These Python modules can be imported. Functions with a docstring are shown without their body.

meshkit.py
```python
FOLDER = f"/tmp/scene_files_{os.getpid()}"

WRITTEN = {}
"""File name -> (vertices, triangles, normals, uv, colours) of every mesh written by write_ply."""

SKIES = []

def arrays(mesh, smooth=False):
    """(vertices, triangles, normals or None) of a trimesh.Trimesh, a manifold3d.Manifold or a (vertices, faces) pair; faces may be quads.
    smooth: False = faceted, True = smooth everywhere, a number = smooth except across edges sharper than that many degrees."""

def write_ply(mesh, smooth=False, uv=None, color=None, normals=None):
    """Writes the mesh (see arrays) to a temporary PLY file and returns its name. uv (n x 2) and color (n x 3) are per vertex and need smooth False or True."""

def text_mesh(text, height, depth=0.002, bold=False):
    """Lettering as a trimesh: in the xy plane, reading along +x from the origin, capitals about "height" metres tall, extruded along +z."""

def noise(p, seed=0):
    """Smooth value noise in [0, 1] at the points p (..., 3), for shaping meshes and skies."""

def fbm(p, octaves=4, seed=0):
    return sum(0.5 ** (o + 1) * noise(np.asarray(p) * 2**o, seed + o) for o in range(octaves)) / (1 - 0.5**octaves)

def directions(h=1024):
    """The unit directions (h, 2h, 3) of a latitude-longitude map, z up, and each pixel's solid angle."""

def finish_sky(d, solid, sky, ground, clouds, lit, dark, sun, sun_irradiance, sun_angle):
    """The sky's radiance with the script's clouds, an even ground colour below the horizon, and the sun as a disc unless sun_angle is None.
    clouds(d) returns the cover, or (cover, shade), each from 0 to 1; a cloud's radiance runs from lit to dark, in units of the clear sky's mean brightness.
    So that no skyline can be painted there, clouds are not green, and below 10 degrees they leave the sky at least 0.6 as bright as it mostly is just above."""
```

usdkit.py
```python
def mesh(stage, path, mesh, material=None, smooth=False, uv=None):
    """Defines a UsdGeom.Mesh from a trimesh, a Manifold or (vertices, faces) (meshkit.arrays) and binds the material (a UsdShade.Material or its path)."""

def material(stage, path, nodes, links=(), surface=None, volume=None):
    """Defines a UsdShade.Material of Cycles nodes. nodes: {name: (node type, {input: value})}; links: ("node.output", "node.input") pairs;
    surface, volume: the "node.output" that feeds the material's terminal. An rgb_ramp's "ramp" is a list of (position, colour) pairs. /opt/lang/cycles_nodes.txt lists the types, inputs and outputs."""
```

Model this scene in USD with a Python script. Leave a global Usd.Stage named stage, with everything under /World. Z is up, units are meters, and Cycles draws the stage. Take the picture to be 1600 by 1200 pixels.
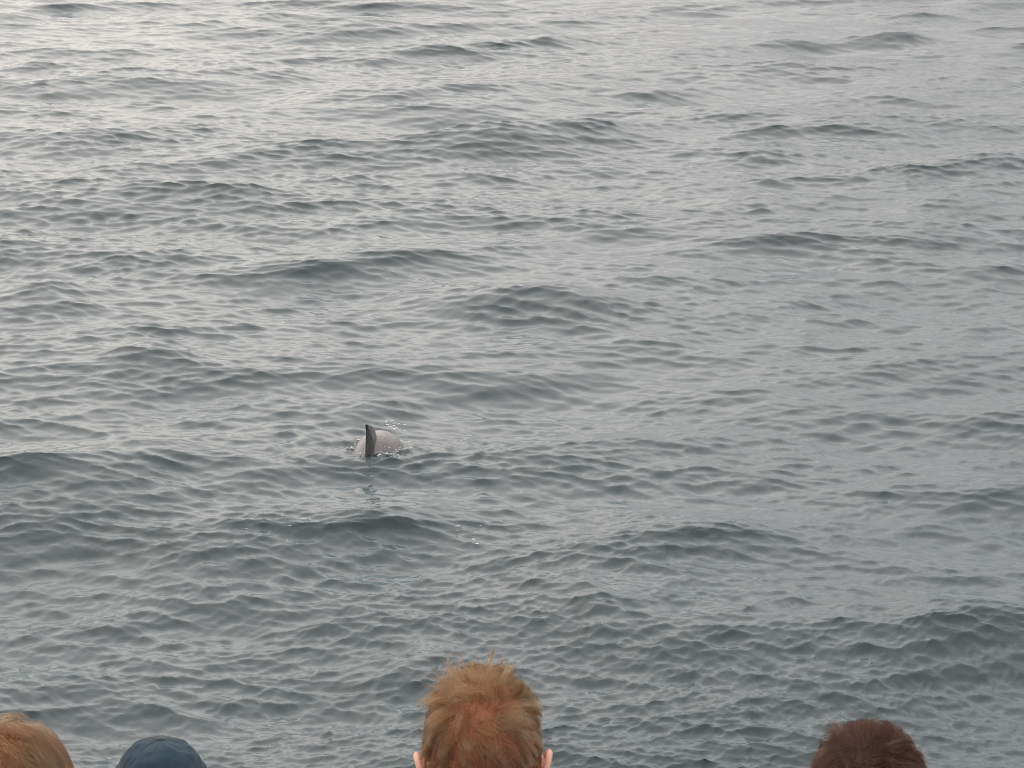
import math, random
import numpy as np, trimesh, manifold3d
from scipy import ndimage
import usdkit, meshkit
from pxr import Usd, UsdGeom, UsdLux, UsdShade, Gf, Sdf, Vt

stage = Usd.Stage.CreateInMemory()
UsdGeom.SetStageUpAxis(stage, UsdGeom.Tokens.z)
UsdGeom.SetStageMetersPerUnit(stage, 1.0)
UsdGeom.Xform.Define(stage, '/World')
UsdGeom.Scope.Define(stage, '/World/Looks')

# ------------------------------------------------------------------ camera, sky, sun, exposure
CAM_Z, PITCH, HFOV = 7.0, 15.0, 24.0
cam = UsdGeom.Camera.Define(stage, '/World/camera')
xf = UsdGeom.Xformable(cam)
xf.AddTranslateOp().Set(Gf.Vec3d(0, 0, CAM_Z))
xf.AddRotateXOp().Set(90 - PITCH)
cam.CreateHorizontalApertureAttr(36.0)
cam.CreateVerticalApertureAttr(27.0)
cam.CreateFocalLengthAttr(18.0 / math.tan(math.radians(HFOV / 2)))
cam.CreateClippingRangeAttr(Gf.Vec2f(0.05, 100000))
cam.CreateFStopAttr(40.0)
cam.CreateFocusDistanceAttr(22.0)
cam.CreateExposureAttr(0.87)

SUN_AZ, SUN_EL = math.radians(-42), math.radians(42)          # azimuth from +y towards +x
dome = UsdLux.DomeLight.Define(stage, '/World/sky')
dome.GetPrim().SetCustomDataByKey('kind', 'structure')
sky_mat = usdkit.material(stage, '/World/Looks/overcast_sky', {
    'sky': ('sky_texture', {'sky_type': 'single_scattering', 'sun_disc': False, 'sun_elevation': SUN_EL, 'sun_rotation': SUN_AZ,
                            'altitude': 5.0, 'aerosol_density': 3.0}),
    'co': ('texture_coordinate', {}),
    'map': ('mapping', {'scale': (1.0, 1.0, 3.0)}),
    'n': ('noise_texture', {'scale': 2.2, 'detail': 4, 'roughness': 0.5}),
    'cl': ('rgb_ramp', {'ramp': [(0.25, (4.15, 3.78, 3.78)), (0.75, (5.0, 4.57, 4.38))]}),
    'z': ('separate_xyz', {}),
    'up': ('map_range', {'from_min': 0.0, 'from_max': 1.0, 'to_min': 0.97, 'to_max': 2.15, 'clamp': True}),
    'grad': ('vector_math', {'math_type': 'scale'}),
    'mix': ('mix_color', {'fac': 0.93}),
    'bg': ('background_shader', {'strength': 0.1}),
}, [('co.generated', 'map.vector'), ('map.vector', 'n.vector'), ('n.fac', 'cl.fac'), ('sky.color', 'mix.a'), ('co.generated', 'z.vector'), ('z.z', 'up.value'),
    ('cl.color', 'grad.vector1'), ('up.result', 'grad.scale'), ('grad.vector', 'mix.b'), ('mix.result', 'bg.color')], surface='bg.background')
UsdShade.MaterialBindingAPI.Apply(dome.GetPrim()).Bind(sky_mat)
sun = UsdLux.DistantLight.Define(stage, '/World/sun')
sun.CreateIntensityAttr(0.15)
sun.CreateAngleAttr(100.0)
sun.CreateColorAttr(Gf.Vec3f(1.0, 0.92, 0.8))
sun.GetPrim().CreateAttribute('inputs:normalize', Sdf.ValueTypeNames.Bool).Set(True)
UsdGeom.Xformable(sun).AddRotateXYZOp().Set(Gf.Vec3f(math.degrees(math.pi / 2 - SUN_EL), 0, math.degrees(math.pi - SUN_AZ)))

# ------------------------------------------------------------------ helpers
used = {}
def numbered(parent, name):
    key = parent + '/' + name
    n = used.get(key, 0); used[key] = n + 1
    return name if n == 0 else '%s_%03d' % (name, n)

def obj(name, mesh, mat, parent='/World', smooth=30):
    path = parent + '/' + numbered(parent, name)
    return usdkit.mesh(stage, path, mesh, mat, smooth=smooth).GetPrim()

def tag(p, label=None, cat=None, group=None, kind=None):
    for k, v in (('label', label), ('category', cat), ('group', group), ('kind', kind)):
        if v: p.SetCustomDataByKey(k, v)
    return p

def look(name, nodes, links=(), surface='p.BSDF'):
    return usdkit.material(stage, '/World/Looks/' + name, nodes, links, surface=surface)

# ------------------------------------------------------------------ the sea: a random wind sea summed from many wave trains
def wave_tile(L, N, lo, hi, spread, tilt, seed, peak, steep=-4.0):
    """Heights and choppy horizontal shifts on an L x L periodic tile for wavelengths lo..hi; unit variance spectrum density left to the caller."""
    rng = np.random.default_rng(seed)
    k1 = np.fft.fftfreq(N, L / N) * 2 * np.pi
    kx, ky = np.meshgrid(k1, k1, indexing='ij')
    k = np.hypot(kx, ky); k[0, 0] = 1
    th = np.arctan2(ky, kx) - math.radians(-90 + tilt)
    kp = 2 * np.pi / peak
    S = kp**-4.0 * (k / kp)**steep * np.exp(-1.25 * (kp / k)**2) * (0.03 + 0.6 * np.abs(np.cos(th - 0.42))**(2.5 * spread) + 0.75 * np.abs(np.cos(th + 0.33))**(2.5 * spread))
    fade = lambda x, a: 1 / (1 + np.exp(-(x - a) * 9 / max(a, 1e-6)))
    S *= fade(k, 2 * np.pi / hi) * (1 - fade(k, 2 * np.pi / lo)) if hi < 1e3 else (1 - fade(k, 2 * np.pi / lo))
    S[0, 0] = 0
    amp = np.sqrt(S) * (2 * np.pi / L)
    H = amp * (rng.normal(size=(N, N)) + 1j * rng.normal(size=(N, N)))
    f = lambda X: np.fft.ifft2(X).real * N * N
    return f(H), f(1j * kx / k * H), f(1j * ky / k * H)

def sample(field, L, x, y):
    N = field.shape[0]
    return ndimage.map_coordinates(field, [x / L * N, y / L * N], order=2, mode='grid-wrap')

BA, TILT = 0.033, 6.0
T1 = (83.0, [a * BA * 2.5 for a in wave_tile(83.0, 2048, 0.45, 1e9, 3.0, TILT, 11, 5.5, -4.8)])
T2 = (13.7, [a * BA * 3.0 for a in wave_tile(13.7, 1024, 0.13, 0.45, 6.0, TILT - 10, 12, 6.0)])
T3 = (4.9, [a * BA * 3.6 for a in wave_tile(4.9, 1024, 0.035, 0.13, 3.0, TILT + 8, 13, 6.0)])
# the larger single crests: x, y, half length along the crest, crest turn (degrees), wave length, height
CRESTS = [(-0.47, 42.8, 1.5, -3, 3.4, 0.30), (1.15, 43.9, 1.3, 4, 3.0, 0.26), (0.15, 30.1, 1.2, -4, 2.4, 0.16), (0.95, 29.9, 0.6, -10, 1.8, 0.13),
          (-3.6, 23.2, 0.55, 4, 1.4, 0.15), (-2.45, 22.6, 0.55, -8, 1.5, 0.15), (-4.5, 22.2, 1.4, 5, 2.2, 0.20), (-1.15, 20.9, 0.5, -6, 1.8, 0.11),
          (1.65, 20.5, 0.8, -4, 1.7, 0.18), (0.8, 19.1, 0.8, -10, 2.2, 0.18), (3.0, 18.0, 1.4, 5, 2.6, 0.27), (1.6, 18.2, 0.8, -14, 2.2, 0.17), (-3.9, 16.8, 0.5, -12, 1.7, 0.17),
          (-0.9, 17.6, 0.42, -5, 1.2, 0.11), (-4.2, 27.2, 0.6, 6, 1.7, 0.15), (-5.3, 37.6, 1.4, -4, 2.8, 0.2), (-3.2, 60.5, 1.6, 2, 3.4, 0.26),
          (0.95, 57.5, 0.9, 0, 2.6, 0.2), (9.2, 57.5, 0.8, 0, 2.4, 0.22), (-6.0, 30.8, 0.6, -8, 1.8, 0.16), (6.2, 35.0, 1.0, 5, 2.6, 0.18), (8.0, 41.0, 1.3, -4, 2.6, 0.16),
          (-2.9, 39.2, 0.8, 8, 2.0, 0.14), (-6.9, 40.2, 0.9, -4, 2.2, 0.18), (3.5, 37.5, 1.2, 5, 2.4, 0.14)]

DOLPHIN = np.array([-1.365, 23.45])

def sea(x, y, step):
    """Displaced sea points for rest points x, y; step is the mesh spacing there, waves too short for it are left out."""
    P = np.stack([x, y, 0 * x], -1)
    gust = 0.35 + 1.3 * meshkit.fbm(P * [0.16, 0.3, 1], 3, 5)
    Z, DX, DY = np.zeros_like(x), np.zeros_like(x), np.zeros_like(x)
    for n, ((L, F), short, chop) in enumerate(((T1, 0.6, 1.5), (T2, 0.2, 1.15), (T3, 0.06, 0.9))):
        w = np.clip(1.6 - step / (short * 0.45), 0, 1)
        if n: w = w * gust**(0.8 * n)
        h, dx, dy = (sample(f, L, x, y) for f in F)
        Z += h * w; DX += chop * dx * w; DY += chop * dy * w
        if n == 0: DY -= 0.7 * np.maximum(h, 0) * w
    for cx, cy, half, turn, lam, amp in CRESTS:
        c, s = math.cos(math.radians(turn)), math.sin(math.radians(turn))
        near = np.flatnonzero((np.abs(x - cx) < 3 * half) & (np.abs(y - cy) < 1.6 * lam))
        u, v = (x[near] - cx) * c + (y[near] - cy) * s, -(x[near] - cx) * s + (y[near] - cy) * c
        v = v + 0.18 * lam * (meshkit.fbm(np.stack([u * 1.2 / half, v / lam, 0 * u + cx], -1), 3, 7) - 0.5) * 2
        g = np.exp(-(u / half)**2 - (v / (0.36 * lam))**2) * amp * 0.95
        Z[near] += g
        push = -0.9 * g * np.sin(np.clip(2.2 * v / lam, -1.5, 1.5)) - 0.55 * g
        DX[near] -= push * s; DY[near] += push * c
    # wash round the surfacing dolphin
    d = np.hypot((x - DOLPHIN[0]) * 0.9, y - DOLPHIN[1] - 0.1)
    near = np.flatnonzero(d < 2.2)
    dn = d[near]
    churn = meshkit.fbm(P[near] * [9, 9, 1], 4, 21) - 0.5
    Z[near] += np.exp(-(dn / 0.42)**2) * churn * 0.12 + 0.012 * np.exp(-((dn - 0.7) / 0.45)**2) * np.cos((dn + 0.35 * meshkit.fbm(P[near] * [2.5, 2.5, 1], 2, 23)) * 2 * np.pi / 0.26)
    return x + DX, y + DY, Z

ang = np.radians(np.concatenate([np.linspace(-180, -16, 46)[:-1], np.linspace(-16, 16, 920), np.linspace(16, 180, 46)[1:]]))
rad = np.concatenate([np.linspace(4, 12.5, 30)[:-1], np.geomspace(12.5, 82, 1160)[:-1], np.geomspace(82, 6000, 60)])
A, R = np.meshgrid(ang, rad)
dr = np.gradient(rad)[:, None] * np.ones_like(A)
da = np.gradient(ang)[None, :] * R
X, Y, Z = sea((R * np.sin(A)).ravel(), (R * np.cos(A)).ravel(), np.maximum(dr * 0.8, da).ravel())
nr, na = A.shape
i = np.arange(nr * na).reshape(nr, na)
q = np.stack([i[:-1, :-1], i[:-1, 1:], i[1:, 1:], i[1:, :-1]], -1).reshape(-1, 4)[:, ::-1]
print('sea: tris', len(q) * 2, 'Hs', 4 * T1[1][0].std(), 'slope', np.gradient(T1[1][0], 83 / 2048)[1].std(), np.gradient(T2[1][0], 13.7 / 1024)[1].std(), np.gradient(T3[1][0], 4.9 / 1024)[1].std())
water_mat = look('sea_water', {
    'g': ('geometry', {}),
    'map': ('mapping', {'scale': (1.0, 1.6, 1.0)}),
    'n': ('noise_texture', {'scale': 22.0, 'detail': 3, 'roughness': 0.6, 'distortion': 0.3}),
    'b': ('bump', {'strength': 0.12, 'distance': 0.01}),
    'p': ('principled_bsdf', {'base_color': (0.026, 0.039, 0.043), 'roughness': 0.08, 'ior': 1.333, 'specular_ior_level': 0.5}),
}, [('g.position', 'map.vector'), ('map.vector', 'n.vector'), ('n.fac', 'b.height'), ('b.normal', 'p.normal')])
tag(obj('sea', (np.stack([X, Y, Z], 1), q), water_mat, smooth=True), kind='structure')

from scipy.spatial import cKDTree
SEA_TREE = cKDTree(np.stack([X, Y], 1)[(Y > 10) & (Y < 80)]); SEA_Z = Z[(Y > 10) & (Y < 80)]
def sea_z(x, y, k=12):
    return SEA_Z[SEA_TREE.query(np.stack([np.atleast_1d(x), np.atleast_1d(y)], 1), k=k)[1]].reshape(-1, k).mean(1)

# ------------------------------------------------------------------ the boat under the people: deck, side, rail, raised deck of the camera
DECK = 3.90
white = look('white_boat_paint', {'n': ('noise_texture', {'scale': 3.0, 'detail': 4}), 'r': ('rgb_ramp', {'ramp': [(0.3, (0.62, 0.62, 0.6)), (0.7, (0.74, 0.74, 0.72))]}),
    'g': ('geometry', {}), 'p': ('principled_bsdf', {'roughness': 0.4})}, [('g.position', 'n.vector'), ('n.fac', 'r.fac'), ('r.color', 'p.base_color')])
grey_deck = look('grey_deck_paint', {'n': ('noise_texture', {'scale': 9.0, 'detail': 5}), 'r': ('rgb_ramp', {'ramp': [(0.3, (0.16, 0.17, 0.18)), (0.7, (0.22, 0.23, 0.24))]}),
    'g': ('geometry', {}), 'p': ('principled_bsdf', {'roughness': 0.7})}, [('g.position', 'n.vector'), ('n.fac', 'r.fac'), ('r.color', 'p.base_color')])

def box(x0, x1, y0, y1, z0, z1):
    m = trimesh.creation.box([x1 - x0, y1 - y0, z1 - z0]); m.apply_translation([(x0 + x1) / 2, (y0 + y1) / 2, (z0 + z1) / 2]); return m
def bar(p, q, r, n=12):
    return trimesh.creation.cylinder(r, segment=[p, q], sections=n)

RAIL_Y = 3.66
deck = UsdGeom.Xform.Define(stage, '/World/deck').GetPrim(); tag(deck, kind='structure')
obj('deck_floor', box(-9, 9, -4, 3.78, DECK - 0.12, DECK), grey_deck, '/World/deck')
hull = trimesh.creation.extrude_polygon(__import__('shapely').Polygon([(-9.5, -4.2), (9, -4.2), (11, -0.5), (9, 3.8), (-9.5, 3.8)]), 4.6)
hull.apply_translation([0, 0, -0.85])
obj('hull', hull, white, '/World/deck')
obj('upper_deck', box(-9, 9, -4, 0.35, 5.28, 5.38), white, '/World/deck')
for x in (-8, -4, 0, 4, 8):
    obj('deck_post', bar([x, -3.6, DECK], [x, -3.6, 5.29], 0.05), white, '/World/deck')
    obj('deck_post', bar([x, 0.1, DECK], [x, 0.1, 5.29], 0.05), white, '/World/deck')
for z in (0.35, 0.68, 1.0):
    obj('rail', bar([-8.8, RAIL_Y, DECK + z], [8.8, RAIL_Y, DECK + z], 0.022 if z == 1.0 else 0.014), white, '/World/deck')
for x in np.arange(-8.8, 8.9, 1.6):
    obj('rail_post', bar([x, RAIL_Y, DECK], [x, RAIL_Y, DECK + 0.985], 0.018), white, '/World/deck')

# ------------------------------------------------------------------ people
def ball(c, r, n=20):
    return manifold3d.Manifold.sphere(r, n).translate([float(v) for v in c])
def bone(a, b, ra, rb):
    return manifold3d.Manifold.batch_hull([ball(a, ra), ball(b, rb)])
def ellipsoid(c, ax, n=40):
    return manifold3d.Manifold.sphere(1.0, n).scale([float(v) for v in ax]).translate([float(v) for v in c])
def union(ms):
    return manifold3d.Manifold.batch_boolean(ms, manifold3d.OpType.Add)
def smoothed(man, size, it=8):
    m = man.simplify(0.0008).refine_to_length(size).to_mesh()
    t = trimesh.Trimesh(m.vert_properties[:, :3], m.tri_verts, process=False)
    was = np.array(t.vertices)
    trimesh.smoothing.filter_taubin(t, lamb=0.5, nu=0.52, iterations=it)
    d = np.nan_to_num(t.vertices - was); n = np.linalg.norm(d, axis=1, keepdims=True)
    t.vertices = was + d * np.minimum(1, 0.008 / np.maximum(n, 1e-9))
    return t

skin = look('skin', {'g': ('geometry', {}), 'n': ('noise_texture', {'scale': 60.0, 'detail': 3}), 'r': ('rgb_ramp', {'ramp': [(0.3, (0.50, 0.27, 0.20)), (0.7, (0.60, 0.35, 0.27))]}),
    'p': ('principled_bsdf', {'roughness': 0.55, 'subsurface_weight': 0.25, 'subsurface_radius': (1.0, 0.35, 0.2), 'subsurface_scale': 0.006})},
    [('g.position', 'n.vector'), ('n.fac', 'r.fac'), ('r.color', 'p.base_color')])
def cloth(name, a, b):
    return look(name, {'g': ('geometry', {}), 'n': ('noise_texture', {'scale': 14.0, 'detail': 4}), 'r': ('rgb_ramp', {'ramp': [(0.3, a), (0.7, b)]}), 'w': ('noise_texture', {'scale': 900.0, 'detail': 2}),
        'b': ('bump', {'strength': 0.35, 'distance': 0.001}), 'p': ('principled_bsdf', {'roughness': 0.85, 'sheen_weight': 0.15})},
        [('g.position', 'n.vector'), ('g.position', 'w.vector'), ('n.fac', 'r.fac'), ('r.color', 'p.base_color'), ('w.fac', 'b.height'), ('b.normal', 'p.normal')])
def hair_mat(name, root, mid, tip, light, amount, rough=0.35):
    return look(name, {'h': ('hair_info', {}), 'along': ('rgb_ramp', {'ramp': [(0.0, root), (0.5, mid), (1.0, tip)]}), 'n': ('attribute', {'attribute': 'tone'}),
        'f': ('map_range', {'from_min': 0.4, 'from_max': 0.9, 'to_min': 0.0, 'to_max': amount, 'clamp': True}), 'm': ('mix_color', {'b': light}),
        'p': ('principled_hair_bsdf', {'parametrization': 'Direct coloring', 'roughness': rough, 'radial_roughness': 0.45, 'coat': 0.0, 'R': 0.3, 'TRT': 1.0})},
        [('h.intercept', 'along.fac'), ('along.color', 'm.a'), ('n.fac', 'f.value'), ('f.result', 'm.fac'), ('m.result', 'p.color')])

def rot(yaw, pitch, roll=0.0):
    cy, sy, cp, sp, cr, sr = (f(math.radians(a)) for a in (yaw, pitch, roll) for f in (math.cos, math.sin))
    return np.array([[cy, -sy, 0], [sy, cy, 0], [0, 0, 1]]) @ np.array([[1, 0, 0], [0, cp, -sp], [0, sp, cp]]) @ np.array([[cr, 0, sr], [0, 1, 0], [-sr, 0, cr]])

SCALP = np.array([0.0765, 0.097, 0.112])

def hair_curves(name, parent, mat, head, R, count, length, whorl, seed, lift, swirl, gravity, steps, width, region, messy, layer, clumps=700, pull=0.45, size=1.0, over=6):
    """Strands that leave the scalp round the whorl, turn about it, and lie over one another in clumps; every strand starts on the scalp."""
    rng = np.random.default_rng(seed)
    ax = SCALP * size
    d = rng.normal(size=(count * over, 3)); d /= np.linalg.norm(d, axis=1, keepdims=True)
    d = d[region(d, rng.random(len(d)))][:count]
    n_ = len(d)
    p = d * ax
    seeds = rng.choice(n_, min(clumps, n_), replace=False)
    own = cKDTree(p[seeds]).query(p + rng.normal(size=p.shape) * 0.0015)[1]
    cr = np.clip(rng.normal(size=(len(seeds), 6)), -1.5, 1.5)
    w = whorl / np.linalg.norm(whorl) * ax
    L = length(d) * (1 + 0.16 * cr[own, 5]) * rng.uniform(0.75, 1.1, n_)
    h = rng.uniform(0.0015, 1, n_)**0.8 * layer(d)
    up = lift(d) * (1 + 0.45 * cr[own, 0])
    pts = [p.copy()]
    down = R.T @ np.array([0, 0, -1.0])
    for k in range(steps):
        f = (k + 1) / steps
        n = p / ax**2; n /= np.linalg.norm(n, axis=1, keepdims=True)
        t = p - w; dist = np.linalg.norm(t, axis=1, keepdims=True)
        t -= (t * n).sum(1, keepdims=True) * n; t /= np.linalg.norm(t, axis=1, keepdims=True) + 1e-6
        phi = swirl * np.exp(-dist / 0.075) + messy * 0.35 * cr[own, 1][:, None]
        t = np.cos(phi) * t + np.sin(phi) * np.cross(n, t)
        g = down - (n @ down)[:, None] * n
        v = t + g * gravity(d)[:, None] + n * (up * (1 - 0.75 * f))[:, None] + messy * 0.25 * cr[own, 2:5] + rng.normal(size=p.shape) * 0.06 * messy
        out = np.linalg.norm(p / ax, axis=1)
        hang = np.clip((out - 1.0) * 3 - 0.25, 0, 1)[:, None] * (np.asarray(gravity(d))[:, None] > 0.9)
        v = v / np.linalg.norm(v, axis=1, keepdims=True) * (1 - hang) + hang * down
        p = p + v * (L / steps)[:, None]
        e = np.linalg.norm(p / ax, axis=1)
        need = 1 + h * min(1, f * 2.2) / ax.mean()
        p = np.where((e < need)[:, None], p * (need / e)[:, None], p)
        pts.append(p.copy())
    P = np.stack(pts, 1)                                       # strands x points x 3
    F = np.linspace(0, 1, steps + 1)[None, :, None]
    lead = P[seeds][own]
    P = P + (lead - P) * np.clip(pull * F**1.3, 0, 0.9) * rng.uniform(0.5, 1.1, n_)[:, None, None]
    P = (P @ R.T) + head
    c = UsdGeom.BasisCurves.Define(stage, parent + '/' + numbered(parent, name))
    c.CreateTypeAttr('linear')
    c.CreateCurveVertexCountsAttr(Vt.IntArray.FromNumpy(np.full(n_, steps + 1, np.int32)))
    c.CreatePointsAttr(Vt.Vec3fArray.FromNumpy(P.reshape(-1, 3).astype(np.float32)))
    wd = np.repeat(width * rng.uniform(0.7, 1.2, n_), steps + 1).reshape(n_, -1) * np.array([1.0] * steps + [0.35])
    c.CreateWidthsAttr(Vt.FloatArray.FromNumpy(wd.ravel().astype(np.float32))); c.SetWidthsInterpolation('vertex')
    tone = np.clip(0.5 + 0.15 * cr[own, 2] + 0.14 * rng.normal(size=n_), 0, 1)
    UsdGeom.PrimvarsAPI(c).CreatePrimvar('tone', Sdf.ValueTypeNames.FloatArray, 'uniform').Set(Vt.FloatArray.FromNumpy(tone.astype(np.float32)))
    UsdShade.MaterialBindingAPI.Apply(c.GetPrim()).Bind(mat)
    return c.GetPrim()

def hair_base(parent, mat, head, R, size, region, thick, seed):
    """The dense mass of short hair close to the scalp, under the single strands."""
    t = trimesh.creation.icosphere(5, 1.0)
    d = t.vertices
    keep = region(d, np.ones(len(d)))
    f = t.faces[keep[t.faces].all(1)]
    nz = meshkit.fbm(d * 9 + seed, 3, seed)
    v = d * SCALP * size * (1 + (thick * (0.55 + 0.9 * nz) / 0.095)[:, None])
    m = trimesh.Trimesh(v @ R.T + head, f); m.remove_unreferenced_vertices()
    obj('hair_base', m, mat, parent, smooth=True)

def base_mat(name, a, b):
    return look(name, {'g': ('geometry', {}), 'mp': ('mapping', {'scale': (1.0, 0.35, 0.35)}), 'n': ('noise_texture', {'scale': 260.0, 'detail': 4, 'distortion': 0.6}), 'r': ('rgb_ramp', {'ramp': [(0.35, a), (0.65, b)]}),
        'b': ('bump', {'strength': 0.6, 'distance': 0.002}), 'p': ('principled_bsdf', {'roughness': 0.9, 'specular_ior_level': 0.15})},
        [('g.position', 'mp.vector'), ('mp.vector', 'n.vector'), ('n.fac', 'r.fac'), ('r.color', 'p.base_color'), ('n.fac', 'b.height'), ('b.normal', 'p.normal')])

def person(head, label, R, size, lean, shirt_mat, trouser_mat, sleeve):
    """A standing figure, facing +y, hands on the rail; head is the middle of the skull. Returns its path."""
    head = np.array(head)
    path = '/World/' + numbered('/World', 'person')
    UsdGeom.Xform.Define(stage, path)
    tag(stage.GetPrimAtPath(path), label, 'person')
    S = size
    H = head[2] - DECK
    hx, hy = head[0], head[1]
    loc = lambda v: head + R @ (np.array(v) * S)
    W = lambda x, y, z: np.array([hx + x, y, DECK + z])
    neck0 = head + np.array([0, -0.035, -0.115]) * S
    k = H / 1.63
    chest_y, hip_y, foot_y = hy - 0.06 - 0.35 * lean, hy - 0.06 - lean, hy - 0.10 - lean * 0.8
    chest, belly, hip = W(0, chest_y, 1.28 * k), W(0, (chest_y + hip_y) / 2, 1.10 * k), W(0, hip_y, 0.93 * k)
    head_parts = [ellipsoid([0, 0, 0], SCALP * S * 0.985, 64)]
    head_m = [(0, 0.035, -0.06, 0.055), (0, 0.06, -0.095, 0.030), (0.03, 0.02, -0.075, 0.035), (-0.03, 0.02, -0.075, 0.035), (0.03, 0.068, -0.055, 0.026), (-0.03, 0.068, -0.055, 0.026)]
    jaw = manifold3d.Manifold.batch_hull([ball(np.array(a[:3]) * S, a[3] * S) for a in head_m])
    nose = bone(np.array([0, 0.094, -0.012]) * S, np.array([0, 0.112, -0.048]) * S, 0.008 * S, 0.012 * S)
    brow = bone(np.array([-0.03, 0.082, 0.002]) * S, np.array([0.03, 0.082, 0.002]) * S, 0.013 * S, 0.013 * S)
    lips = bone(np.array([-0.018, 0.086, -0.078]) * S, np.array([0.018, 0.086, -0.078]) * S, 0.007 * S, 0.007 * S)
    ears = []
    for sx in (-1, 1):
        rim = [np.array([sx * (0.083 + 0.010 * math.sin(a)), -0.004 + 0.018 * math.cos(a) - 0.004 * math.sin(a), -0.024 + 0.033 * math.sin(a)]) * S for a in np.linspace(-1.9, 3.0, 12)]
        ears += [bone(p_, q_, 0.0048 * S, 0.0048 * S) for p_, q_ in zip(rim[:-1], rim[1:])]
        ears.append(manifold3d.Manifold.sphere(1, 24).scale([0.006 * S, 0.016 * S, 0.029 * S]).translate([sx * 0.083 * S, -0.002 * S, -0.024 * S]))
        ears.append(ball(np.array([sx * 0.082, 0.004, -0.056]) * S, 0.008 * S))
    hm = union(head_parts + [jaw, nose, brow, lips] + ears)
    M = np.eye(4); M[:3, :3] = R; M[:3, 3] = head
    hm = hm.transform(M[:3, :4])
    parts = [hm, bone(loc([0, -0.015, -0.05]), neck0, 0.055 * S, 0.055 * S), bone(neck0, chest + [0, -0.01, 0.10 * k], 0.055 * S, 0.07 * S)]
    tors = [manifold3d.Manifold.batch_hull([ball(chest + [s_ * 0.105 * k, 0, 0.06 * k], 0.085 * k) for s_ in (-1, 1)] + [ball(belly + [s_ * 0.065 * k, 0.01, 0], 0.095 * k) for s_ in (-1, 1)]),
            manifold3d.Manifold.batch_hull([ball(belly + [s_ * 0.065 * k, 0.01, 0], 0.095 * k) for s_ in (-1, 1)] + [ball(hip + [s_ * 0.075 * k, 0, 0], 0.10 * k) for s_ in (-1, 1)])]
    arms, fore, hands, legs, shoes = [], [], [], [], []
    for sx in (-1, 1):
        sh = chest + np.array([sx * 0.17 * k, 0, 0.09 * k])
        hand = np.array([hx + sx * 0.17, RAIL_Y - 0.03, DECK + 1.035])
        mid = (sh + hand) / 2
        reach = np.linalg.norm(hand - sh); bend = math.sqrt(max(0.0, (0.315 * k)**2 - (reach / 2)**2))
        el = mid + np.array([sx * 0.6, -0.2, -0.6]) / 0.894 * bend
        arms += [bone(chest + [sx * 0.09 * k, 0, 0.10 * k], sh, 0.075 * k, 0.062 * k), bone(sh, el, 0.058 * k, 0.043 * k)]
        wr = hand + (el - hand) / np.linalg.norm(el - hand) * 0.05
        fore.append(bone(el, wr, 0.042 * k, 0.027 * k))
        hands.append(manifold3d.Manifold.batch_hull([ball(wr, 0.024), ball(hand + [0.028, 0.03, 0.0], 0.013), ball(hand + [-0.028, 0.03, 0.0], 0.013)]))
        for j, ln in enumerate((0.85, 1.0, 0.95, 0.75)):
            x = hand[0] + sx * (-0.03 + 0.02 * j)
            c = [np.array([x, RAIL_Y + 0.004, DECK + 1.036]), np.array([x, RAIL_Y + 0.034 * ln, DECK + 1.018]), np.array([x, RAIL_Y + 0.036 * ln, DECK + 0.99]), np.array([x, RAIL_Y + 0.024, DECK + 0.974 + 0.01 * (1 - ln)])]
            hands += [bone(c[0], c[1], 0.0095, 0.009), bone(c[1], c[2], 0.009, 0.0085), bone(c[2], c[3], 0.0085, 0.008)]
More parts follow.
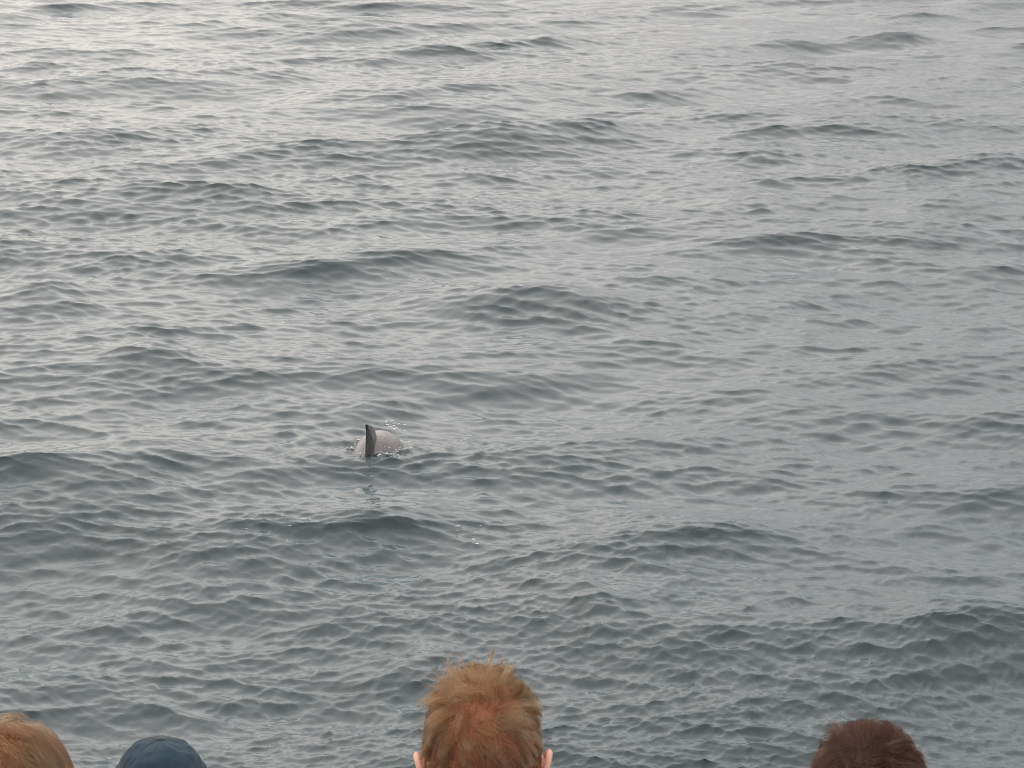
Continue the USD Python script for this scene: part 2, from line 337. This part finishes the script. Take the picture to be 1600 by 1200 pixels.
        th = [hand + [-sx * 0.03, -0.01, -0.006], hand + [-sx * 0.045, 0.012, -0.03], hand + [-sx * 0.04, 0.022, -0.055]]
        hands += [bone(th[0], th[1], 0.012, 0.010), bone(th[1], th[2], 0.010, 0.009)]
        hj, kn, an = hip + [sx * 0.085 * k, 0, -0.04 * k], W(sx * 0.10, (hip_y + foot_y) / 2 + 0.03, 0.49 * k), W(sx * 0.11, foot_y - 0.03, 0.085)
        legs += [bone(hj, kn, 0.082 * k, 0.056 * k), bone(kn, an + [0, -0.005, 0.2 * k], 0.055 * k, 0.052 * k), bone(an + [0, -0.005, 0.2 * k], an, 0.052 * k, 0.038)]
        shoes.append(manifold3d.Manifold.batch_hull([ball(an + [0, -0.03, -0.043], 0.038), ball(an + [0, 0, 0.0], 0.042), ball(an + [sx * 0.012, 0.13, -0.05], 0.034), ball(an + [sx * 0.015, 0.19, -0.058], 0.026)]).trim_by_plane([0, 0, 1], DECK + 0.002))
    body = smoothed(union(parts + tors + arms + fore + hands + legs), 0.011)
    obj('body', body, skin, path, smooth=True)
    fat = lambda ms, d: union([m_.minkowski_sum(manifold3d.Manifold.sphere(d, 10)) for m_ in ms])
    shirt = fat(tors + arms + (fore if sleeve else []), 0.012) + bone(neck0 + [0, -0.01, -0.01], chest + [0, -0.01, 0.10 * k], 0.066 * S, 0.085 * S)
    shirt = shirt.trim_by_plane([0, 0, 1], DECK + 0.86 * k)
    obj('jacket' if sleeve else 'shirt', smoothed(shirt, 0.02), shirt_mat, path, smooth=True)
    obj('trousers', smoothed(fat(legs + [tors[1].trim_by_plane([0, 0, -1], -(DECK + 1.0 * k))], 0.009).trim_by_plane([0, 0, 1], DECK + 0.07), 0.025), trouser_mat, path, smooth=True)
    for sh_ in shoes:
        obj('shoe', smoothed(sh_, 0.015, 4), shoe_mat, path, smooth=True)
    return path

shoe_mat = cloth('dark_shoe', (0.03, 0.03, 0.03), (0.05, 0.05, 0.05))
blue_grey = cloth('blue_grey_cloth', (0.09, 0.11, 0.14), (0.12, 0.14, 0.17)); rust = cloth('red_brown_cloth', (0.22, 0.08, 0.06), (0.26, 0.10, 0.07))
charcoal = cloth('charcoal_cloth', (0.04, 0.04, 0.045), (0.06, 0.06, 0.065)); denim = cloth('denim', (0.05, 0.07, 0.11), (0.07, 0.09, 0.14)); pink = cloth('faded_pink_cloth', (0.45, 0.2, 0.22), (0.5, 0.24, 0.26))
full = lambda v: (lambda d: np.full(len(d), v))

# ginger blond man in the middle
HC, RC = (-0.041, 3.129, 5.618), rot(3, -4)
pc = person(HC, 'person with short tousled ginger-blond hair and both ears showing, tallest in the row of heads', RC, 1.0, 0.03, blue_grey, charcoal, True)
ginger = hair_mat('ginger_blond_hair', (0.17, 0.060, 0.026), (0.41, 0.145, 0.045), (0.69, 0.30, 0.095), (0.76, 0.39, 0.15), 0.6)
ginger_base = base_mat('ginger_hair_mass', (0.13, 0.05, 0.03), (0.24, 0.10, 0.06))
WC = np.array([-0.10, -0.62, 0.78])
def hairline(d, u, thin=0.0, wh=WC):
    back = (d[:, 1] < 0.15)
    ok = np.where(back, d[:, 2] > -0.62, d[:, 2] > 0.10 + 0.55 * np.clip(d[:, 1] - 0.15, 0, 1))
    ok &= ~((np.abs(d[:, 0]) > 0.88) & (d[:, 2] < 0.10) & (np.abs(d[:, 1]) < 0.3))
    near = np.linalg.norm(d - wh / np.linalg.norm(wh), axis=1)
    return ok & (u > thin * np.exp(-(near / 0.28)**2))
top = lambda d: np.clip((d[:, 2] - 0.25) / 0.5, 0, 1)
front = lambda d: np.clip((d[:, 1] + 0.1) / 0.6, 0, 1)
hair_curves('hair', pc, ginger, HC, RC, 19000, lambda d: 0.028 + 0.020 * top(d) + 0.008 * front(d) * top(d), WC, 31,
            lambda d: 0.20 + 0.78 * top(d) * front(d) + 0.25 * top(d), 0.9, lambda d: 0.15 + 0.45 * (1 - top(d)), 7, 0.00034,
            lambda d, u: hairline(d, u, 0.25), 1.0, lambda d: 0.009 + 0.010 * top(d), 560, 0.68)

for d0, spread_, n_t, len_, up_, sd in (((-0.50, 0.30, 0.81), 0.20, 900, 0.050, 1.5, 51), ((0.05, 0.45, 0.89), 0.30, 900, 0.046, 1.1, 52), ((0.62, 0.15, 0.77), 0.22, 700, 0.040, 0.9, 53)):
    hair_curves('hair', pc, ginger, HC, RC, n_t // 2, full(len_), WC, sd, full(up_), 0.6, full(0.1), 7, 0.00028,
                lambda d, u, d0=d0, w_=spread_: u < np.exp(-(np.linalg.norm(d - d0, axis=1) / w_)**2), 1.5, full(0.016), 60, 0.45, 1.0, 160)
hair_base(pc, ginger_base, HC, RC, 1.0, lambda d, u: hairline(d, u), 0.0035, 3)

# dark brown haired person on the right
HD, RD = (0.504, 3.13, 5.533), rot(-4, -6)
pd = person(HD, 'person with short dark reddish-brown hair and a small tuft on top, rightmost head', RD, 1.05, 0.03, rust, denim, True)
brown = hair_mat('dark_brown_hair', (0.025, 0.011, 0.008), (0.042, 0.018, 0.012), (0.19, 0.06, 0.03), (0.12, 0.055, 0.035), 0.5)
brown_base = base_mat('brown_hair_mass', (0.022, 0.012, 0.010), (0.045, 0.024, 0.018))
WD = np.array([-0.25, -0.5, 0.83])
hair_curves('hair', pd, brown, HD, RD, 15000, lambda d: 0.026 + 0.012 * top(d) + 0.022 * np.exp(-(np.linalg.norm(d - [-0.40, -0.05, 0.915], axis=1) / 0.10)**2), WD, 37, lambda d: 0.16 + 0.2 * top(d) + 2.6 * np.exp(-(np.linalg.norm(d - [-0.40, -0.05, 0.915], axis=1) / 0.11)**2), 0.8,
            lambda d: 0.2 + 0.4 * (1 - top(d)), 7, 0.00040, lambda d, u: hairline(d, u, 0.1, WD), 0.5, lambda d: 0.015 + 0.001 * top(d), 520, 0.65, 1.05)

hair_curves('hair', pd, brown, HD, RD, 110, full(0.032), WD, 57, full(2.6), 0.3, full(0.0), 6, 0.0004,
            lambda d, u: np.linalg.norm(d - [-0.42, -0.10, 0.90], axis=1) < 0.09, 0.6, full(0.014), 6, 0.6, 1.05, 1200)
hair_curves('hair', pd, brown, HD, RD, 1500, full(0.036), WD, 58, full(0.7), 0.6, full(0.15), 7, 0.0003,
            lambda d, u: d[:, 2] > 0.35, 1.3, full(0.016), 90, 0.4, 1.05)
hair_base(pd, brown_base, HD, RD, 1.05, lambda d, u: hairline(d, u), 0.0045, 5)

# auburn hair on the left edge
HA, RA = (-0.703, 3.13, 5.541), rot(6, -4)
pa = person(HA, 'person with longer auburn hair streaked blond, cut off by the left edge', RA, 0.97, 0.03, pink, denim, True)
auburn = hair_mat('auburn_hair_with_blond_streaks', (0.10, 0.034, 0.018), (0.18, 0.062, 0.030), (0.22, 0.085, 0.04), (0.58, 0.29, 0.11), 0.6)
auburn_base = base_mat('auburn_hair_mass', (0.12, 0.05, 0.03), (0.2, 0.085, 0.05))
WA = np.array([-0.55, 0.25, 0.85])
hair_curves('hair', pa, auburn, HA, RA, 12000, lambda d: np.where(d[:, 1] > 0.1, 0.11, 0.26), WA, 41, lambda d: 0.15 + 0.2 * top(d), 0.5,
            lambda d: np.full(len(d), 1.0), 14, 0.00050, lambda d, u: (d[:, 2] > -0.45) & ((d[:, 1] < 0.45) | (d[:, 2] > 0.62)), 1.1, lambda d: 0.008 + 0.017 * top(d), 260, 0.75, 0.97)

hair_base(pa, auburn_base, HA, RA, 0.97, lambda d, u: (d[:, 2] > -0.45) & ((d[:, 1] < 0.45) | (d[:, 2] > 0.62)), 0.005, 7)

# person in the navy cap
HB, RB = (-0.570, 3.59, 5.319), rot(-5, -8)
pb = person(HB, 'person in a dark navy-blue baseball cap, between the auburn head and the ginger head', RB, 0.94, 0.14, charcoal, denim, True)
hair_curves('hair', pb, brown, HB, RB, 4000, full(0.03), WD, 43, full(0.1), 0.3, full(0.7), 6, 0.0005, lambda d, u: (d[:, 2] < 0.12) & (d[:, 2] > -0.6) & (d[:, 1] < 0.1), 0.5, full(0.006), 300, 0.5, 0.94)
navy = look('navy_cotton', {'g': ('geometry', {}), 'n': ('noise_texture', {'scale': 25.0, 'detail': 4}), 'r': ('rgb_ramp', {'ramp': [(0.3, (0.004, 0.023, 0.038)), (0.7, (0.007, 0.032, 0.051))]}),
    'w': ('noise_texture', {'scale': 1100.0, 'detail': 2}), 'b': ('bump', {'strength': 0.3, 'distance': 0.0008}), 'p': ('principled_bsdf', {'roughness': 0.9, 'sheen_weight': 0.05})},
    [('g.position', 'n.vector'), ('g.position', 'w.vector'), ('n.fac', 'r.fac'), ('r.color', 'p.base_color'), ('w.fac', 'b.height'), ('b.normal', 'p.normal')])
dark_thread = cloth('dark_thread', (0.012, 0.02, 0.03), (0.02, 0.03, 0.04))
def cap_point(u, v, push=0.0):
    """u turns about the head (0 = front), v from brim line 0 to button 1: six flat-ish panels, a stiff front, loose creases at the back."""
    ang_ = u * 2 * np.pi
    a6 = (ang_ + np.pi / 6) % (np.pi / 3) - np.pi / 6
    e = v * np.pi / 2
    s_ = np.cos(e)**0.68
    panel = 1 - 0.030 * (np.abs(a6) / (np.pi / 6))**2 * np.sin(2 * e)
    seam = -0.0009 * np.exp(-((np.abs(a6) - np.pi / 6) / 0.022)**2) * np.sin(e * 1.0 + 0.4)
    crease = 0.022 * (meshkit.fbm(np.stack([np.cos(ang_) * 2.2, np.sin(ang_) * 2.2, v * 3.2], -1), 3, 9) - 0.5) * np.clip(np.sin(2 * e), 0, 1)
    r = np.stack([0.087 * panel * s_ * np.sin(ang_), 0.106 * panel * s_ * np.cos(ang_), 0.012 + 0.116 * np.sin(e)**1.05 * panel], -1)
    n = r / np.linalg.norm(r, axis=-1, keepdims=True)
    return r * 0.95 + n * (seam + crease + push)[..., None]
nu, nv = 240, 60
U, V_ = np.meshgrid(np.arange(nu) / nu, np.linspace(0, 0.992, nv), indexing='ij')
def shell(push):
    return cap_point(U, V_, np.full(U.shape, push)).reshape(-1, 3)
idx = np.arange(nu * nv).reshape(nu, nv)
nxt = np.roll(idx, -1, 0)
qf = np.stack([idx[:, :-1], idx[:, 1:], nxt[:, 1:], nxt[:, :-1]], -1).reshape(-1, 4)[:, ::-1]
off = nu * nv
lipq = np.stack([idx[:, 0], nxt[:, 0], nxt[:, 0] + off, idx[:, 0] + off], -1)[:, ::-1]
CAPV = np.vstack([shell(0.0), shell(-0.003)])
qall = np.vstack([qf, qf[:, ::-1] + off, lipq])
to_world = lambda v_: np.asarray(v_) @ RB.T + np.array(HB)
cap_path = str(obj('cap', (to_world(CAPV), qall), navy, pb, smooth=50).GetPath())
btn = trimesh.creation.icosphere(3, 1.0); btn.vertices *= [0.0085, 0.0085, 0.0045]; btn.apply_translation([0, 0, 0.1245 * 0.95 + 0.0035])
obj('button', trimesh.Trimesh(to_world(btn.vertices), btn.faces), dark_thread, cap_path, smooth=True)
vu, vv = np.meshgrid(np.linspace(-0.155, 0.155, 40), np.linspace(0, 1, 14), indexing='ij')
base = cap_point(vu % 1.0, np.zeros_like(vu))
tipd = np.stack([0.060 * np.sin(vu / 0.155 * 1.25), 0.072 * np.cos(vu / 0.155 * 1.5).clip(0.02), -0.014 - 0.010 * (vu / 0.155)**2], -1)
vis = base + tipd * vv[..., None] * np.array([0.35, 1, 1])
iv = np.arange(40 * 14).reshape(40, 14)
qv = np.stack([iv[:-1, :-1], iv[:-1, 1:], iv[1:, 1:], iv[1:, :-1]], -1).reshape(-1, 4)
vis = vis.reshape(-1, 3)
VV = np.vstack([to_world(vis + [0, 0, 0.0015]), to_world(vis - [0, 0, 0.0015])])
edge = np.concatenate([iv[0, :], iv[1:, -1], iv[-1, -2::-1], iv[-2:0:-1, 0]]); en = np.roll(edge, -1)
obj('visor', (VV, np.vstack([qv, qv[:, ::-1] + 560, np.stack([edge, en, en + 560, edge + 560], -1)])), navy, cap_path, smooth=40)

# ------------------------------------------------------------------ the dolphin
Z0 = float(sea_z(DOLPHIN[0], DOLPHIN[1], 3000).mean())
s_ax = np.linspace(-1.55, 1.15, 60)                            # tail to snout, along the body; 0 is the arch's top
def body_r(s):
    return np.interp(s, [-1.55, -1.4, -1.0, -0.5, -0.1, 0.2, 0.55, 0.8, 0.95, 1.02, 1.15], [0.03, 0.045, 0.09, 0.185, 0.235, 0.245, 0.215, 0.155, 0.09, 0.05, 0.02])
def spine(s):
    return np.stack([0 * s, s * 0.93, -0.72 * (np.sqrt(s**2 + 0.04) - 0.2) - 0.065], -1)
rings = []
ph = np.linspace(0, 2 * np.pi, 48, endpoint=False)
for s0 in s_ax:
    c = spine(np.array([s0]))[0]; tg = (spine(np.array([s0 + 0.01])) - spine(np.array([s0 - 0.01])))[0]; tg /= np.linalg.norm(tg)
    nn = np.cross([1, 0, 0], tg); r = body_r(s0)
    rings.append(c + np.outer(np.cos(ph), [1, 0, 0]) * r * 0.98 + np.outer(np.sin(ph), nn) * r * np.where(np.sin(ph) > 0, 1.0, 1.05)[:, None])
ringv = np.vstack(rings); nr_, nc_ = len(s_ax), 48
ii = np.arange(nr_ * nc_).reshape(nr_, nc_); jj = np.roll(ii, -1, 1)
fq = np.stack([ii[:-1], jj[:-1], jj[1:], ii[1:]], -1).reshape(-1, 4)
ringv = np.vstack([ringv, rings[0].mean(0), rings[-1].mean(0)])
ft = np.vstack([fq[:, [0, 1, 2]], fq[:, [0, 2, 3]], np.stack([jj[0], ii[0], np.full(nc_, nr_ * nc_)], -1), np.stack([ii[-1], jj[-1], np.full(nc_, nr_ * nc_ + 1)], -1)])
tb = trimesh.Trimesh(ringv, ft); tb.fix_normals()
def man(t):
    return manifold3d.Manifold(manifold3d.Mesh(np.asarray(t.vertices, np.float32), np.asarray(t.faces, np.uint32)))
def blade(root_a, root_b, tip, bulge, thick):
    """A swept fin: hulls between sections from the root line to the tip."""
    secs = []
    for f in np.linspace(0, 1, 12):
        a = np.array(root_a) * (1 - f) + np.array(tip) * f; b = np.array(root_b) * (1 - f) + np.array(tip) * f
        a = a + np.array(bulge) * math.sin(f * math.pi) * 0.9; b = b + np.array(bulge) * math.sin(f * math.pi) * 0.55
        r = thick * (1 - 0.75 * f)
        secs.append([ball(a, r * 0.55, 12), ball(a * 0.55 + b * 0.45, r, 12), ball(b, r * 0.3, 12)])
    return union([manifold3d.Manifold.batch_hull(p_ + q_) for p_, q_ in zip(secs[:-1], secs[1:])])
fin = blade([0, -0.10, 0.10], [0, -0.56, -0.18], [0.0, -0.43, 0.37], [0, 0.07, 0.03], 0.054)
flukes = [blade([0, -1.30, -0.97], [0, -1.42, -1.04], [sx * 0.32, -1.50, -1.12], [0, 0.04, 0.02], 0.02) for sx in (-1, 1)]
flippers = [blade([sx * 0.15, 0.62, -0.42], [sx * 0.15, 0.46, -0.34], [sx * 0.42, 0.33, -0.55], [sx * 0.02, 0.05, 0], 0.025) for sx in (-1, 1)]
dol = smoothed(union([man(tb), fin] + flukes + flippers), 0.022, 6)
loc_v = np.array(dol.vertices)
sp = spine(np.linspace(-1.55, 1.15, 400)); dist_, near_ = cKDTree(sp).query(loc_v)
over = dist_ / body_r(np.linspace(-1.55, 1.15, 400))[near_]
cape = np.clip((over - 1.02) / 0.08, 0, 1) * (loc_v[:, 1] < 0.0) * (loc_v[:, 1] > -0.75) * (loc_v[:, 2] > sp[near_, 2])
cape = np.maximum(cape, 0.7 * np.clip(1 - np.abs(loc_v[:, 0]) / 0.055, 0, 1) * (loc_v[:, 1] < -0.12))
HEAD = math.radians(-11)
Rz = np.array([[math.cos(HEAD), -math.sin(HEAD), 0], [math.sin(HEAD), math.cos(HEAD), 0], [0, 0, 1]])
dol.vertices = dol.vertices @ Rz.T + [DOLPHIN[0], DOLPHIN[1], Z0]
dolphin_mat = look('wet_grey_dolphin_skin', {'g': ('geometry', {}), 'n': ('noise_texture', {'scale': 9.0, 'detail': 5, 'roughness': 0.65}), 'r': ('rgb_ramp', {'ramp': [(0.3, (0.05, 0.051, 0.052)), (0.7, (0.125, 0.124, 0.123))]}),
    'c': ('attribute', {'attribute': 'cape'}), 'm': ('mix_color', {'b': (0.012, 0.012, 0.012)}), 'n2': ('noise_texture', {'scale': 34.0, 'detail': 4, 'distortion': 0.8}), 'b': ('bump', {'strength': 0.6, 'distance': 0.015}),
    'p': ('principled_bsdf', {'roughness': 0.3, 'coat_weight': 0.45, 'coat_roughness': 0.12})},
    [('g.position', 'n.vector'), ('n.fac', 'r.fac'), ('r.color', 'm.a'), ('c.fac', 'm.fac'), ('m.result', 'p.base_color'), ('g.position', 'n2.vector'), ('n2.fac', 'b.height'), ('b.normal', 'p.normal')])
dp = obj('dolphin', dol, dolphin_mat, smooth=True)
UsdGeom.PrimvarsAPI(dp).CreatePrimvar('cape', Sdf.ValueTypeNames.FloatArray, 'vertex').Set(Vt.FloatArray.FromNumpy(cape.astype(np.float32)))
tag(dp, 'grey dolphin seen from behind, its dorsal fin and wet rounded back breaking the surface', 'dolphin')

# ------------------------------------------------------------------ splash and foam flecks
foam_mat = look('white_water', {'p': ('principled_bsdf', {'base_color': (0.5, 0.51, 0.5), 'roughness': 0.35, 'subsurface_weight': 0.2, 'subsurface_scale': 0.01})})
def flecks(pts, radii, flat, seed):
    rng = np.random.default_rng(seed)
    base_ = trimesh.creation.icosphere(1, 1.0); out = []
    for p_, r_ in zip(pts, radii):
        v_ = base_.vertices * (1 + 0.35 * rng.normal(size=(len(base_.vertices), 1))).clip(0.4, 1.7) * r_ * [rng.uniform(0.8, 3.2), rng.uniform(0.6, 1.4), flat * rng.uniform(0.6, 1.3)]
        out.append(trimesh.Trimesh(v_ + p_, base_.faces, process=False))
    return trimesh.util.concatenate(out)
rs = np.random.default_rng(77)
def on_sea(x, y, dz=0.0):
    return np.stack([x, y, sea_z(x, y, 3) + dz], 1)
th_ = rs.uniform(0, 2 * np.pi, 90); rr_ = rs.normal(1.0, 0.12, 90)
sx_, sy_ = DOLPHIN[0] + 0.03 + 0.30 * rr_ * np.cos(th_), DOLPHIN[1] - 0.02 + 0.42 * rr_ * np.sin(th_)
ring = on_sea(sx_, sy_, rs.exponential(0.035, 90))
tuft = np.array([-1.235, 24.05, Z0 + 0.075]) + rs.normal(size=(16, 3)) * [0.045, 0.05, 0.028]
tag(obj('splash', flecks(np.vstack([ring, tuft]), np.concatenate([rs.uniform(0.0025, 0.0075, 90), rs.uniform(0.003, 0.009, 16)]), 0.8, 78), foam_mat, smooth=True), 'white droplets and splash thrown up round the grey dolphin', 'splash', kind='stuff')
def patch(cx, cy, sx, sy, n, r0, r1, label, seed, mat=foam_mat, dz=0.0, flat=0.14):
    r_ = np.random.default_rng(seed)
    x_, y_ = cx + r_.normal(size=n) * sx, cy + r_.normal(size=n) * sy
    tag(obj('foam_flecks', flecks(on_sea(x_, y_, dz), r_.uniform(r0, r1, n), flat, seed), mat, smooth=True), label, 'foam', kind='stuff')
patch(-0.28, 20.9, 0.16, 0.25, 16, 0.003, 0.009, 'few white foam specks on a wavelet beyond the ginger-blond head', 92)
patch(-2.15, 20.7, 0.22, 0.18, 14, 0.003, 0.008, 'scattered white foam specks on the sea left of and nearer than the dolphin', 93)
